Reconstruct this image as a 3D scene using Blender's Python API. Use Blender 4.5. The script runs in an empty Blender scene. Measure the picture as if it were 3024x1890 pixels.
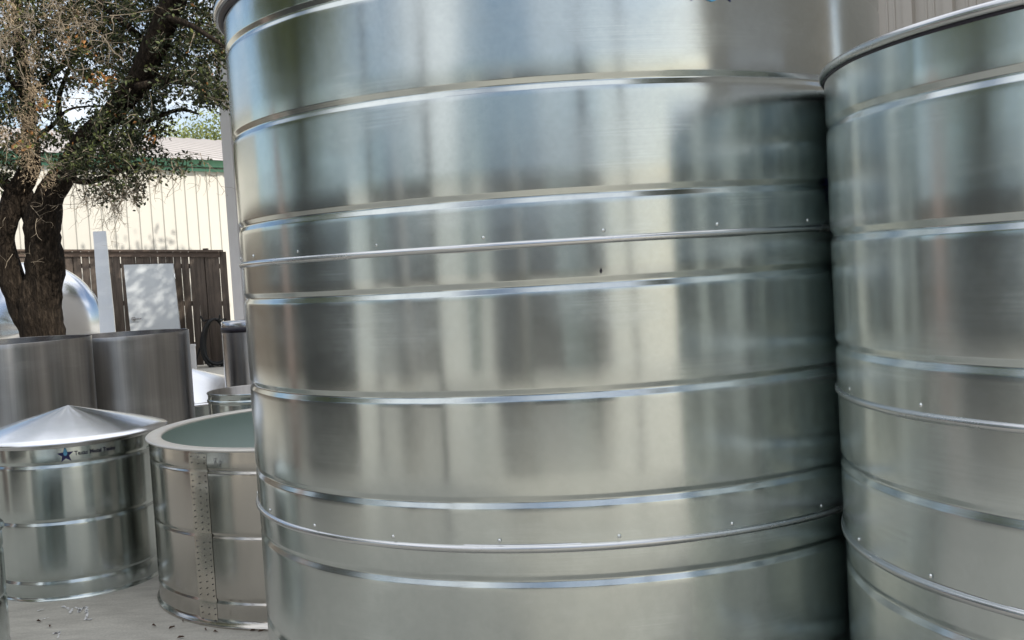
import bpy, bmesh, math, random
from math import sin, cos, pi, radians as rad, hypot, sqrt
from mathutils import Vector, noise, Matrix
S = bpy.context.scene
COL = S.collection
# ------------------------------------------------------------------ camera
F, PITCH, ROLL, HC = 3270.0, 0.0485, 0.0591, 1.6
cd = bpy.data.cameras.new("camera"); cam = bpy.data.objects.new("camera", cd); COL.objects.link(cam)
cd.sensor_width = 36.0; cd.lens = 36.0 * F / 3024.0; cd.clip_start = .05; cd.clip_end = 2000
cam.matrix_world = Matrix.Translation((0, 0, HC)) @ Matrix.Rotation(pi/2 - PITCH, 4, 'X') @ Matrix.Rotation(-ROLL, 4, 'Z')
S.camera = cam
# ------------------------------------------------------------------ light
SUN_EL, SUN_AZ = rad(36), math.atan2(.8, -.6)          # azimuth clockwise from +Y
w = bpy.data.worlds.new("World"); S.world = w; w.use_nodes = True
nt = w.node_tree; nt.nodes.clear()
out = nt.nodes.new('ShaderNodeOutputWorld'); bg = nt.nodes.new('ShaderNodeBackground'); bg.inputs[1].default_value = .115
sky = nt.nodes.new('ShaderNodeTexSky'); sky.sky_type = 'NISHITA'; sky.sun_disc = False
sky.sun_elevation = SUN_EL; sky.sun_rotation = SUN_AZ; sky.air_density = 1.0; sky.dust_density = 1.2; sky.ozone_density = 1.5
tc = nt.nodes.new('ShaderNodeTexCoord'); mp = nt.nodes.new('ShaderNodeMapping'); mp.inputs['Scale'].default_value = (1, 1, 2.6)
nz = nt.nodes.new('ShaderNodeTexNoise'); nz.inputs['Scale'].default_value = 2.2; nz.inputs['Detail'].default_value = 7; nz.inputs['Roughness'].default_value = .58
rp = nt.nodes.new('ShaderNodeValToRGB'); rp.color_ramp.elements[0].position = .55; rp.color_ramp.elements[1].position = .73
mx = nt.nodes.new('ShaderNodeMix'); mx.data_type = 'RGBA'; mx.inputs[7].default_value = (10.2, 10.4, 10.8, 1)
L = nt.links.new
L(tc.outputs['Generated'], mp.inputs[0]); L(mp.outputs[0], nz.inputs['Vector']); 
sx = nt.nodes.new('ShaderNodeSeparateXYZ'); L(tc.outputs['Generated'], sx.inputs[0])
zm = nt.nodes.new('ShaderNodeMath'); zm.operation = 'MULTIPLY_ADD'; L(sx.outputs['Z'], zm.inputs[0]); zm.inputs[1].default_value = .30; L(nz.outputs['Fac'], zm.inputs[2]); L(zm.outputs[0], rp.inputs[0])
L(rp.outputs[0], mx.inputs[0]); L(sky.outputs[0], mx.inputs[6]); L(mx.outputs[2], bg.inputs[0]); L(bg.outputs[0], out.inputs[0])
sd = bpy.data.lights.new("sun", 'SUN'); sd.energy = 4.5; sd.angle = rad(.53); sd.color = (1, .93, .82)
sun = bpy.data.objects.new("sun", sd); COL.objects.link(sun)
dv = Vector((sin(SUN_AZ)*cos(SUN_EL), cos(SUN_AZ)*cos(SUN_EL), sin(SUN_EL)))
sun.rotation_euler = dv.to_track_quat('Z', 'Y').to_euler(); sun.location = dv*50
S.view_settings.view_transform = 'Standard'; S.view_settings.look = 'None'; S.view_settings.gamma = 1
S.view_settings.use_curve_mapping = False
S.view_settings.exposure = .26
S.cycles.max_bounces = 14; S.cycles.glossy_bounces = 9; S.cycles.diffuse_bounces = 4
# ------------------------------------------------------------------ helpers
def ray(px, py):
    u2, v2 = (px-1512)/F, (945-py)/F
    u = u2*cos(ROLL)+v2*sin(ROLL); v = -u2*sin(ROLL)+v2*cos(ROLL)
    return Vector((u, cos(PITCH)+v*sin(PITCH), v*cos(PITCH)-sin(PITCH)))
def at(px, py, Y):
    d = ray(px, py); return d*(Y/d.y)+Vector((0, 0, HC))
def tag(o, label=None, cat=None, group=None, kind=None):
    if label: o['label'] = label
    if cat: o['category'] = cat
    if group: o['group'] = group
    if kind: o['kind'] = kind
    return o
def empty(name, loc, label, cat, group=None, rz=0):
    o = bpy.data.objects.new(name, None); COL.objects.link(o); o.location = loc; o.rotation_euler = (0, 0, rz)
    o.empty_display_size = .1
    return tag(o, label, cat, group)
def mesh(name, vs, fs, mat, parent=None, smooth=False, mi=None):
    me = bpy.data.meshes.new(name); me.from_pydata([tuple(v) for v in vs], [], fs)
    for m in (mat if isinstance(mat, (list, tuple)) else [mat]): me.materials.append(m)
    if smooth: me.polygons.foreach_set('use_smooth', [True]*len(me.polygons))
    if mi: me.polygons.foreach_set('material_index', mi)
    me.update()
    o = bpy.data.objects.new(name, me); COL.objects.link(o)
    if parent: o.parent = parent
    return o
class MB:
    def __init__(s): s.v = []; s.f = []; s.mi = []
    def add(s, vs, fs, m=0):
        b = len(s.v); s.v += [Vector(v) for v in vs]; s.f += [tuple(i+b for i in f) for f in fs]; s.mi += [m]*len(fs)
    def box(s, c, d, m=0, R=None):
        c = Vector(c); h = Vector(d)/2
        vs = [Vector((x*h.x, y*h.y, z*h.z)) for x in (-1, 1) for y in (-1, 1) for z in (-1, 1)]
        if R: vs = [R @ v for v in vs]
        s.add([c+v for v in vs], [(0, 1, 3, 2), (4, 6, 7, 5), (0, 4, 5, 1), (2, 3, 7, 6), (0, 2, 6, 4), (1, 5, 7, 3)], m)
    def tube(s, pts, rs, n=8, m=0, cap=True):
        pts = [Vector(p) for p in pts]
        if not isinstance(rs, (list, tuple)): rs = [rs]*len(pts)
        b = len(s.v); prev = None
        for i, p in enumerate(pts):
            t = (pts[min(i+1, len(pts)-1)]-pts[max(i-1, 0)]).normalized()
            if prev is None:
                a = t.orthogonal().normalized()
            else:
                a = (prev - t*prev.dot(t)).normalized()
            prev = a; bb = t.cross(a)
            for k in range(n):
                th = 2*pi*k/n; s.v.append(p+(a*cos(th)+bb*sin(th))*rs[i])
        for i in range(len(pts)-1):
            for k in range(n):
                s.f.append((b+i*n+k, b+i*n+(k+1) % n, b+(i+1)*n+(k+1) % n, b+(i+1)*n+k)); s.mi.append(m)
        if cap:
            s.f.append(tuple(b+k for k in range(n))[::-1]); s.mi.append(m)
            s.f.append(tuple(b+(len(pts)-1)*n+k for k in range(n))); s.mi.append(m)
    def build(s, name, mat, parent=None, smooth=False):
        return mesh(name, s.v, s.f, mat, parent, smooth, s.mi if isinstance(mat, (list, tuple)) else None)
def lathe(name, prof, mat, parent=None, n=220, wob=0., seed=0, a0=0, a1=2*pi, smooth=True):
    full = abs(a1-a0-2*pi) < 1e-6; cols = n if full else n+1
    vs = []; fs = []
    for j in range(cols):
        a = a0+(a1-a0)*j/n; ca, sa = cos(a), sin(a)
        for r, z in prof:
            if wob:
                q = Vector((ca*2.2+seed*7.3, sa*2.2, z*.9)); r = r + wob*(noise.noise(q)+.45*noise.noise(q*2.7))
            vs.append((r*ca, r*sa, z))
    m = len(prof)
    for j in range(n):
        k = (j+1) % cols
        for i in range(m-1):
            fs.append((j*m+i, k*m+i, k*m+i+1, j*m+i+1))
    return mesh(name, vs, fs, mat, parent, smooth)
def groove(zc, R, w=.029, d=.008):      # recessed swage, top to bottom: face looking down, flat, face looking up
    h = w/2
    return [(R, zc+h+.004), (R-.0006, zc+h), (R-d*.93, zc+.004), (R-d, zc), (R-d*.93, zc-.004), (R-.0006, zc-h), (R, zc-h-.004)]
def bead(zc, R, w=.02, d=.009):          # rolled lap joint standing proud
    p = []
    for k in range(9):
        t = pi*k/8; p.append((R+d*sin(t), zc+w/2*cos(t)))
    return [(R, zc+w/2+.003)]+p+[(R-.001, zc-w/2-.003)]
def shell(zt, zb, R, feats, step=.06):
    """profile going down; feats = list of (z, list of points)"""
    pts = []; z = zt
    for zc, fp in sorted(feats, key=lambda q: -q[0]):
        top = fp[0][1]
        while z > top+.012:
            pts.append((R, z)); z -= step
        pts += fp; z = fp[-1][1]-.012
    while z > zb+.01:
        pts.append((R, z)); z -= step
    pts.append((R, zb))
    return pts
# ------------------------------------------------------------------ materials
def mat(name): 
    m = bpy.data.materials.new(name); m.use_nodes = True
    return m, m.node_tree, m.node_tree.nodes['Principled BSDF']
def N(t, typ, **kw):
    n = t.nodes.new(typ)
    for k, v in kw.items():
        if k.startswith('_'): setattr(n, k[1:], v)
        else: n.inputs[k.replace('__', ' ')].default_value = v
    return n
def ramp(t, fac, stops):
    r = t.nodes.new('ShaderNodeValToRGB'); e = r.color_ramp.elements
    while len(e) < len(stops): e.new(.5)
    for i, (p, c) in enumerate(stops):
        e[i].position = p; e[i].color = (c if len(c) == 4 else (*c, 1)) if not isinstance(c, (int, float)) else (c, c, c, 1)
    t.links.new(fac, r.inputs[0]); return r
def metal(name, col, rough, aniso=.5, spangle=.018, scr=.10, dirt=0., stripes=0., bump=.02):
    m, t, b = mat(name); l = t.links.new
    co = N(t, 'ShaderNodeTexCoord')
    b.inputs['Metallic'].default_value = 1
    # fine horizontal rolling scratches: noise squeezed in Z
    m1 = N(t, 'ShaderNodeMapping', Scale=(1.6, 1.6, 210)); l(co.outputs['Object'], m1.inputs[0])
    n1 = N(t, 'ShaderNodeTexNoise', Scale=1.6, Detail=5, Roughness=.7); l(m1.outputs[0], n1.inputs['Vector'])
    # scratch patches
    m2 = N(t, 'ShaderNodeMapping', Scale=(1.2, 1.2, 3)); l(co.outputs['Object'], m2.inputs[0])
    n2 = N(t, 'ShaderNodeTexNoise', Scale=1.7, Detail=3); l(m2.outputs[0], n2.inputs['Vector'])
    r2 = ramp(t, n2.outputs['Fac'], [(.45, 0.), (.62, 1.)])
    # spangle (crystal bloom) and cloudy wear
    vo = N(t, 'ShaderNodeTexNoise', Scale=38, Detail=6, Roughness=.8); l(co.outputs['Object'], vo.inputs['Vector'])
    n3 = N(t, 'ShaderNodeTexNoise', Scale=1.8, Detail=2, Roughness=.5); l(co.outputs['Object'], n3.inputs['Vector'])
    mm = N(t, 'ShaderNodeMath', _operation='MULTIPLY'); l(n1.outputs['Fac'], mm.inputs[0]); l(r2.outputs[0], mm.inputs[1])
    # roughness
    ra = N(t, 'ShaderNodeMath', _operation='MULTIPLY_ADD'); l(n3.outputs['Fac'], ra.inputs[0]); ra.inputs[1].default_value = .08; ra.inputs[2].default_value = rough-.04
    rb = N(t, 'ShaderNodeMath', _operation='MULTIPLY_ADD'); l(mm.outputs[0], rb.inputs[0]); rb.inputs[1].default_value = scr; l(ra.outputs[0], rb.inputs[2])
    rc = N(t, 'ShaderNodeMath', _operation='MULTIPLY_ADD'); l(vo.outputs['Fac'], rc.inputs[0]); rc.inputs[1].default_value = .04; l(rb.outputs[0], rc.inputs[2])
    rd = N(t, 'ShaderNodeMath', _operation='SUBTRACT'); l(rc.outputs[0], rd.inputs[0]); rd.inputs[1].default_value = .02
    l(rd.outputs[0], b.inputs['Roughness'])
    # colour
    c1 = ramp(t, vo.outputs['Fac'], [(.3, tuple(x*(1-spangle*2) for x in col)), (.7, tuple(min(1, x*(1+spangle)) for x in col))])
    last = c1.outputs[0]
    def mul(fac_out, lo, hi, last):
        mr = N(t, 'ShaderNodeMapRange'); l(fac_out, mr.inputs[0]); mr.inputs[1].default_value = .35; mr.inputs[2].default_value = .65
        mr.inputs[3].default_value = lo; mr.inputs[4].default_value = hi
        k = N(t, 'ShaderNodeVectorMath', _operation='SCALE'); l(last, k.inputs[0]); l(mr.outputs[0], k.inputs['Scale']); return k.outputs[0]
    last = mul(n3.outputs['Fac'], 1-dirt-.05, 1.0, last)
    # faint brushed lines inside the scratch patches
    mr0 = N(t, 'ShaderNodeMapRange'); l(mm.outputs[0], mr0.inputs[0]); mr0.inputs[1].default_value = .35; mr0.inputs[2].default_value = .75; mr0.inputs[3].default_value = 1; mr0.inputs[4].default_value = 1.16 if scr > .05 else 1.0
    k0 = N(t, 'ShaderNodeVectorMath', _operation='SCALE'); l(last, k0.inputs[0]); l(mr0.outputs[0], k0.inputs['Scale']); last = k0.outputs[0]
    if stripes:
        m4 = N(t, 'ShaderNodeMapping', Scale=(16, 16, .35)); l(co.outputs['Object'], m4.inputs[0])
        n4 = N(t, 'ShaderNodeTexNoise', Scale=1, Detail=4, Roughness=.6); l(m4.outputs[0], n4.inputs['Vector'])
        last = mul(n4.outputs['Fac'], 1-stripes, 1.0, last)
    l(last, b.inputs['Base Color'])
    if aniso:
        b.inputs['Anisotropic'].default_value = aniso; b.inputs['Anisotropic Rotation'].default_value = .25
        tg = N(t, 'ShaderNodeTangent', _direction_type='RADIAL', _axis='Z'); l(tg.outputs[0], b.inputs['Tangent'])
    if bump:
        ad = N(t, 'ShaderNodeMath', _operation='ADD'); l(mm.outputs[0], ad.inputs[0]); l(vo.outputs['Fac'], ad.inputs[1])
        bp = N(t, 'ShaderNodeBump', Strength=bump, Distance=.01); l(ad.outputs[0], bp.inputs['Height']); l(bp.outputs[0], b.inputs['Normal'])
    return m
def plain(name, col, rough=.6, metal_=0., var=.12, scale=8., bump=0., spec=.5, stretch=(1, 1, 1), bscale=None):
    m, t, b = mat(name); l = t.links.new
    co = N(t, 'ShaderNodeTexCoord'); mp_ = N(t, 'ShaderNodeMapping', Scale=stretch); l(co.outputs['Object'], mp_.inputs[0])
    n1 = N(t, 'ShaderNodeTexNoise', Scale=scale, Detail=6, Roughness=.65); l(mp_.outputs[0], n1.inputs['Vector'])
    r = ramp(t, n1.outputs['Fac'], [(.28, tuple(c*(1-var) for c in col)), (.72, tuple(min(1, c*(1+var)) for c in col))])
    l(r.outputs[0], b.inputs['Base Color']); b.inputs['Roughness'].default_value = rough; b.inputs['Metallic'].default_value = metal_
    b.inputs['Specular IOR Level'].default_value = spec
    if bump:
        n2 = N(t, 'ShaderNodeTexNoise', Scale=bscale or scale*4, Detail=5); l(mp_.outputs[0], n2.inputs['Vector'])
        bp = N(t, 'ShaderNodeBump', Strength=bump, Distance=.02); l(n2.outputs['Fac'], bp.inputs['Height']); l(bp.outputs[0], b.inputs['Normal'])
    return m
M = {}
M['galv'] = metal('galvanised_steel', (.56, .60, .59), .18, aniso=.72, spangle=.035, bump=.004)
M['galv_b'] = metal('galvanised_steel_pale', (.63, .675, .67), .18, aniso=.72, spangle=.03, bump=.004)
M['seam'] = plain('seam_strip_steel', (.60, .56, .49), .24, metal_=.85, var=.15, scale=6, stretch=(1, 1, .3))
M['galv_c'] = metal('galvanised_steel_dull', (.56, .61, .60), .18, aniso=.7, bump=0, spangle=.02)
M['stain_d'] = metal('stainless_brown', (.52, .50, .465), .16, aniso=.6, spangle=.01, scr=.03, bump=0)
M['stain_t'] = metal('stainless_stained', (.46, .45, .44), .30, aniso=.8, bump=0, spangle=.0, stripes=.25, dirt=.12)
M['stain_b'] = metal('blackened_steel', (.07, .072, .075), .35, aniso=0, bump=0)
M['stain_7'] = metal('stainless_clean', (.50, .50, .52), .2, aniso=.4, spangle=.01)
M['strip'] = metal('dull_sheet', (.78, .78, .76), .33, aniso=0)
M['bright'] = metal('bright_sheet', (.80, .82, .86), .2, aniso=0, spangle=.01, scr=.02)
M['rivet'] = metal('rivet_steel', (.7, .72, .72), .22, aniso=0, bump=0)
M['rim'] = metal('rim_steel', (.62, .63, .64), .24, aniso=0, bump=0)
M['nearblack'] = plain('near_black', (.015, .012, .02), .5)
M['innerpaint'] = plain('grey_green_lining', (.46, .53, .50), .55, var=.04, scale=2)
M['flange'] = plain('flange_steel', (.62, .59, .54), .35, metal_=.35, var=.1, scale=5)
M['navy'] = plain('navy_vinyl', (.012, .012, .10), .4, var=.02)
M['blue'] = plain('blue_vinyl', (.13, .42, .66), .4, var=.02)
M['ink'] = plain('dark_ink', (.035, .035, .06), .5, var=.05)
M['cream'] = plain('cream_wall', (.50, .49, .45), .55, var=.03, scale=1.5)
M['green'] = plain('green_trim', (.12, .33, .22), .45, var=.08)
M['roofm'] = plain('roof_sheet', (.44, .41, .39), .5, var=.05, scale=1)
M['shed'] = plain('shed_wall', (.50, .46, .41), .5, var=.04, scale=1.2)
M['shedtrim'] = plain('shed_trim', (.72, .71, .72), .4, var=.05, scale=2)
M['wood'] = plain('fence_wood', (.105, .083, .068), .85, var=.45, scale=3, stretch=(6, 6, .5), bump=.5)
M['woodcap'] = plain('fence_cap_wood', (.12, .088, .07), .85, var=.3, scale=3, stretch=(.5, .5, 6), bump=.3)
M['door'] = plain('door_paint', (.50, .53, .55), .45, var=.03, scale=1.5)
M['rubber'] = plain('black_rubber', (.012, .013, .014), .55, var=.2)
M['bark'], t_, b_ = mat('oak_bark')
co = N(t_, 'ShaderNodeTexCoord'); mpp = N(t_, 'ShaderNodeMapping', Scale=(1, 1, .28)); t_.links.new(co.outputs['Object'], mpp.inputs[0])
n_ = N(t_, 'ShaderNodeTexNoise', Scale=26, Detail=7, Roughness=.7); t_.links.new(mpp.outputs[0], n_.inputs['Vector'])
v_ = N(t_, 'ShaderNodeTexVoronoi', Scale=24); v_.feature = 'DISTANCE_TO_EDGE'; t_.links.new(mpp.outputs[0], v_.inputs['Vector'])
r_ = ramp(t_, n_.outputs['Fac'], [(.3, (.007, .005, .004)), (.52, (.024, .018, .013)), (.72, (.075, .058, .044))]); t_.links.new(r_.outputs[0], b_.inputs['Base Color'])
b_.inputs['Roughness'].default_value = .9; b_.inputs['Specular IOR Level'].default_value = .15
ad_ = N(t_, 'ShaderNodeMath', _operation='ADD'); t_.links.new(n_.outputs['Fac'], ad_.inputs[0]); t_.links.new(v_.outputs['Distance'], ad_.inputs[1])
bp_ = N(t_, 'ShaderNodeBump', Strength=1, Distance=.05); t_.links.new(ad_.outputs[0], bp_.inputs['Height']); t_.links.new(bp_.outputs[0], b_.inputs['Normal'])
M['twig'] = plain('twig_bark', (.22, .185, .14), .9, var=.25, scale=20)
M['moss'] = plain('ball_moss', (.30, .235, .16), .95, var=.3, scale=25)
def leafmat(name, col, tr=.25):
    m, t, b = mat(name); l = t.links.new
    oi = N(t, 'ShaderNodeNewGeometry')
    r = ramp(t, oi.outputs['Random Per Island'], [(0, tuple(c*.55 for c in col)), (1, tuple(min(1, c*1.5) for c in col))])
    l(r.outputs[0], b.inputs['Base Color']); b.inputs['Roughness'].default_value = .5; b.inputs['Specular IOR Level'].default_value = .35
    tn = N(t, 'ShaderNodeBsdfTranslucent'); l(r.outputs[0], tn.inputs[0]); ms = N(t, 'ShaderNodeMixShader'); ms.inputs[0].default_value = tr
    l(b.outputs[0], ms.inputs[1]); l(tn.outputs[0], ms.inputs[2]); l(ms.outputs[0], t.nodes['Material Output'].inputs[0])
    return m
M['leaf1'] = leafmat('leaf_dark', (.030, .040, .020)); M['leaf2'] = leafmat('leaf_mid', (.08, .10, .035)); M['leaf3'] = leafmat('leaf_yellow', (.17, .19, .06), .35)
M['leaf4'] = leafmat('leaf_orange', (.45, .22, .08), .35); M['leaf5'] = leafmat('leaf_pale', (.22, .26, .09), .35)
M['leafdry'] = plain('dry_leaf', (.10, .055, .035), .8, var=.4, scale=30)
# ground
g, t, b = mat('concrete'); l = t.links.new
co = N(t, 'ShaderNodeTexCoord')
na = N(t, 'ShaderNodeTexNoise', Scale=.35, Detail=6, Roughness=.6); nb = N(t, 'ShaderNodeTexNoise', Scale=3.2, Detail=8, Roughness=.7); nc = N(t, 'ShaderNodeTexNoise', Scale=90, Detail=4)
mpg = N(t, 'ShaderNodeMapping', Scale=(1, 3.2, 1), Rotation=(0, 0, .5))
l(co.outputs['Object'], mpg.inputs[0])
for q in (na, nc): l(co.outputs['Object'], q.inputs['Vector'])
l(mpg.outputs[0], nb.inputs['Vector'])
ra = ramp(t, nb.outputs['Fac'], [(.3, (.36, .34, .30)), (.5, (.46, .44, .39)), (.68, (.55, .53, .47)), (.78, (.64, .62, .57))])
rb = ramp(t, na.outputs['Fac'], [(.3, .88), (.7, 1.1)]); rc_ = ramp(t, nc.outputs['Fac'], [(.3, .86), (.7, 1.08)])
m1 = N(t, 'ShaderNodeMix', _data_type='RGBA', _blend_type='MULTIPLY'); m1.inputs[0].default_value = 1
m2 = N(t, 'ShaderNodeMix', _data_type='RGBA', _blend_type='MULTIPLY'); m2.inputs[0].default_value = 1
l(ra.outputs[0], m1.inputs[6]); l(rb.outputs[0], m1.inputs[7]); l(m1.outputs[2], m2.inputs[6]); l(rc_.outputs[0], m2.inputs[7]); l(m2.outputs[2], b.inputs['Base Color'])
b.inputs['Roughness'].default_value = .85
bp = N(t, 'ShaderNodeBump', Strength=.25, Distance=.01); l(nb.outputs['Fac'], bp.inputs['Height']); l(bp.outputs[0], b.inputs['Normal'])
M['ground'] = g
M['chalk'] = plain('chalk_paint', (.82, .82, .82), .8, var=.1, scale=30)
# ------------------------------------------------------------------ setting
gr = mesh('ground', [(-160, -160, 0), (160, -160, 0), (160, 160, 0), (-160, 160, 0)], [(0, 1, 2, 3)], M['ground']); tag(gr, kind='structure')

def ribs(A, d, length, zb, zt, pitch=.305, depth=.035, major=.06, n=None, nrm=None, minor=True):
    """ribbed sheet: A start, d unit direction, nrm outward"""
    d = Vector(d); nrm = Vector(nrm); vs = []; fs = []
    prof = []; x = 0
    while x < length-.001:
        prof += [(x, 0), (x+.012, depth), (x+.012+major, depth), (x+.024+major, 0)]
        if minor:
            for q in (.42, .68):
                c = x+.084+(pitch-.084)*q
                prof += [(c-.012, 0), (c-.006, .008), (c+.006, .008), (c+.012, 0)]
        x += pitch
    prof.append((x, 0))
    for (u, h) in prof:
        p = Vector(A)+d*u+nrm*h
        vs += [(p.x, p.y, zb), (p.x, p.y, zt)]
    for i in range(len(prof)-1): fs.append((2*i, 2*i+2, 2*i+3, 2*i+1))
    return vs, fs
# far cream building
dB = Vector((sin(rad(38)), cos(rad(38)), 0)); nB = Vector((dB.y, -dB.x, 0)); PB = at(667, 836, 26); PB.z = 0
bb = empty('metal_building', PB, 'cream metal building with green gutter and pale ribbed roof behind the fence', 'building')
def loc(o): return Vector(o)-PB
A0 = -dB*15; ZE = 4.30
vs, fs = ribs(A0, dB, 33, 0, ZE-.02, depth=.03, major=.05, nrm=nB, minor=False); mesh('wall', vs, fs, M['cream'], bb)
m_ = MB()
Rg = Matrix.Rotation(math.atan2(dB.y, dB.x), 3, 'Z')
m_.box(A0+dB*16.5+nB*.12+Vector((0, 0, ZE+.06)), (33.4, .16, .15), R=Rg); m_.box(A0+dB*16.5+nB*.05+Vector((0, 0, ZE-.08)), (33.3, .06, .06), R=Rg)
m_.build('gutter', M['green'], bb)
# roof: ribbed sheet rising away from the eave
sl = .205; vs = []; fs = []; x = 0; prof = []
while x < 33.4:
    prof += [(x, 0), (x+.02, .035), (x+.08, .035), (x+.10, 0)]; x += .61
prof.append((x, 0))
for (u, h) in prof:
    for dd in (-.15, 9.0, 18.1):
        p = A0+dB*(u-.2)-nB*(dd-.3); hz = (dd if dd < 10 else 18-dd)
        vs.append((p.x, p.y, ZE+.14+sl*max(hz, -.15)+h))
for i in range(len(prof)-1):
    for k in range(2): fs.append((3*i+k, 3*i+3+k, 3*i+4+k, 3*i+1+k))
mesh('roof', vs, fs, M['roofm'], bb)
# end and back walls of that building (plain ribbed boxes seen only from elsewhere)
m_ = MB(); m_.box(A0+dB*16.5-nB*9+Vector((0, 0, ZE/2)), (32.6, 17.4, ZE-.1), R=Rg); m_.build('inner_shell', M['cream'], bb)
# fence
fe = empty('board_fence', (-9, 21.6, 0), 'weathered brown board fence with a flat cap in front of the cream building', 'fence')
random.seed(4); m_ = MB(); x = -7.5; pk = []
def ftop(X): return 2.2 - (X+5.45)*.062
while x < 3.4:
    wd = random.uniform(.128, .142); X = -9+x
    z0 = .03+random.uniform(0, .02)
    m_.box((x+wd/2, random.uniform(-.004, .004), (ftop(X)+z0)/2), (wd, .018, ftop(X)-z0), R=Matrix.Rotation(random.uniform(-.004, .004), 3, 'Y'))
    x += wd + random.choice([.003, .012, .018, .024, .012, .006])
m_.build('boards', M['wood'], fe)
def slanted(x0, x1, dz, y0, y1, h, mt, nm):
    a, b2 = ftop(-9+x0)+dz, ftop(-9+x1)+dz
    return mesh(nm, [(x0, y0, a), (x1, y0, b2), (x1, y0, b2+h), (x0, y0, a+h), (x0, y1, a), (x1, y1, b2), (x1, y1, b2+h), (x0, y1, a+h)],
         [(0, 1, 2, 3), (5, 4, 7, 6), (3, 2, 6, 7), (1, 0, 4, 5), (1, 5, 6, 2), (4, 0, 3, 7)], mt, fe)
slanted(-7.55, 3.45, .002, -.08, .08, .04, M['woodcap'], 'cap'); slanted(-7.5, 3.4, -.1, -.035, -.012, .095, M['woodcap'], 'trim_board')
for dz in (-.32, -1.05, -1.85): slanted(-7.5, 3.4, dz, .014, .055, .09, M['wood'], 'rail')
for k in range(5): 
    q = MB(); q.box((-7.3+k*2.6, .11, 1.15), (.09, .09, 2.3)); q.build('post', M['wood'], fe)
f2 = empty('board_fence', (-10.2, 5.0, 0), 'unseen brown board fence added at the left to darken the tank reflections', 'fence')  # unseen run added to darken the tallest tank's mirrored left flank
m_ = MB(); y = 0
while y < 13.5:
    wd = random.uniform(.128, .142); m_.box((0, y+wd/2, 1.15), (.018, wd, 2.28)); y += wd+random.choice([.004, .010, .014])
m_.build('boards', M['wood'], f2)
m_ = MB(); m_.box((0, 6.75, 2.32), (.16, 13.6, .04)); m_.build('cap', M['woodcap'], f2)
for z in (.5, 1.2, 1.95):
    m_ = MB(); m_.box((-.04, 6.75, z), (.04, 13.5, .09)); m_.build('rail', M['wood'], f2)
# shed
W0 = Vector((-3.50, 14.3, 0)); e1 = Vector((.77, -.64, 0)).normalized(); e2 = Vector((-e1.y*-1, -e1.x, 0)); e2 = Vector((-.64, -.77, 0)).normalized()
sh = empty('metal_shed', W0, 'grey beige ribbed metal shed wall standing behind the large tanks', 'shed')
vs, fs = ribs(e1*.16, e1, 13.6, 0, 5.6, depth=.045, major=.07, nrm=e2); mesh('wall', vs, fs, M['shed'], sh)
Rs = Matrix.Rotation(math.atan2(e1.y, e1.x), 3, 'Z')
m_ = MB(); m_.box(e1*.06+e2*.02+Vector((0, 0, 2.8)), (.2, .09, 5.6), R=Rs); m_.box(e1*-.05+e2*-.1+Vector((0, 0, 2.8)), (.03, .3, 5.58), R=Rs); m_.build('corner_trim', M['shedtrim'], sh)
m_ = MB()
for (a, w_, z0, z1) in ((.95, .12, 0, 2.3), (2.05, .12, 0, 2.3), (1.5, 1.22, 2.3, 2.42)): m_.box(e1*a+e2*.05+Vector((0, 0, (z0+z1)/2)), (w_, .08, z1-z0), R=Rs)
m_.build('door_frame', M['shedtrim'], sh)
m_ = MB(); m_.box(e1*1.5+e2*.04+Vector((0, 0, 1.15)), (.98, .04, 2.29), R=Rs); m_.build('door', M['door'], sh)
m_ = MB(); m_.box(e1*6.9-e2*3+Vector((0, 0, 2.7)), (13.6, 5.9, 5.4), R=Rs); m_.build('side_walls', M['shed'], sh)
m_ = MB(); m_.box(e1*6.9-e2*2.9+Vector((0, 0, 5.66)), (14.2, 6.4, .1), R=Rs); m_.build('roof', M['roofm'], sh)
for u, z in ((9.6, 3.05), (10.5, 2.1)):
    q = MB(); q.tube([e1*u+e2*.002+Vector((0, 0, z)), e1*u+e2*.012+Vector((0, 0, z))], .014, 8); q.build('screw', M['nearblack'], sh)

# ------------------------------------------------------------------ decals on cylinders
def wrap(R, aref, z0, u, v, off=.0012):
    a = aref + u/R; r = R+off; return Vector((r*cos(a), r*sin(a), z0+v))
def subdiv_poly(loops_mesh): pass
def decal(name, polys, R, aref, z0, m, parent, off=.0012, rot=0):
    vs = []; fs = []
    cr, sr = cos(rot), sin(rot)
    for P in polys:
        b0 = len(vs); vs += [wrap(R, aref, z0, x*cr-y*sr, x*sr+y*cr, off) for x, y in P]; fs.append(tuple(range(b0, b0+len(P))))
    return mesh(name, vs, fs, m, parent)
def star_polys(s):
    pts = []
    for k in range(10):
        a = pi/2+pi*k/5; r = s if k % 2 == 0 else s*.42; pts.append((r*cos(a), r*sin(a)))
    return [[(0, 0), pts[i], pts[(i+1) % 10]] for i in range(10)]
def drop_polys(w_, h):
    out = []; n = 20
    pts = []
    for k in range(n):
        t = 2*pi*k/n; x = w_*sin(t)*sin(t/2)**1.1; y = cos(t)
        pts.append((x, h*(y*.5)))
    return [[(0, -h*.15), pts[i], pts[(i+1) % n]] for i in range(n)]
def text_polys(s, size, xscale=1.0):
    cu = bpy.data.curves.new('t', 'FONT'); cu.body = s; cu.size = size; cu.resolution_u = 2; cu.offset = size*.022
    o = bpy.data.objects.new('t', cu); me = bpy.data.meshes.new_from_object(o)
    ps = [[(me.vertices[i].co.x*xscale, me.vertices[i].co.y) for i in p.vertices] for p in me.polygons]
    bpy.data.objects.remove(o); bpy.data.meshes.remove(me); return ps
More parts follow.
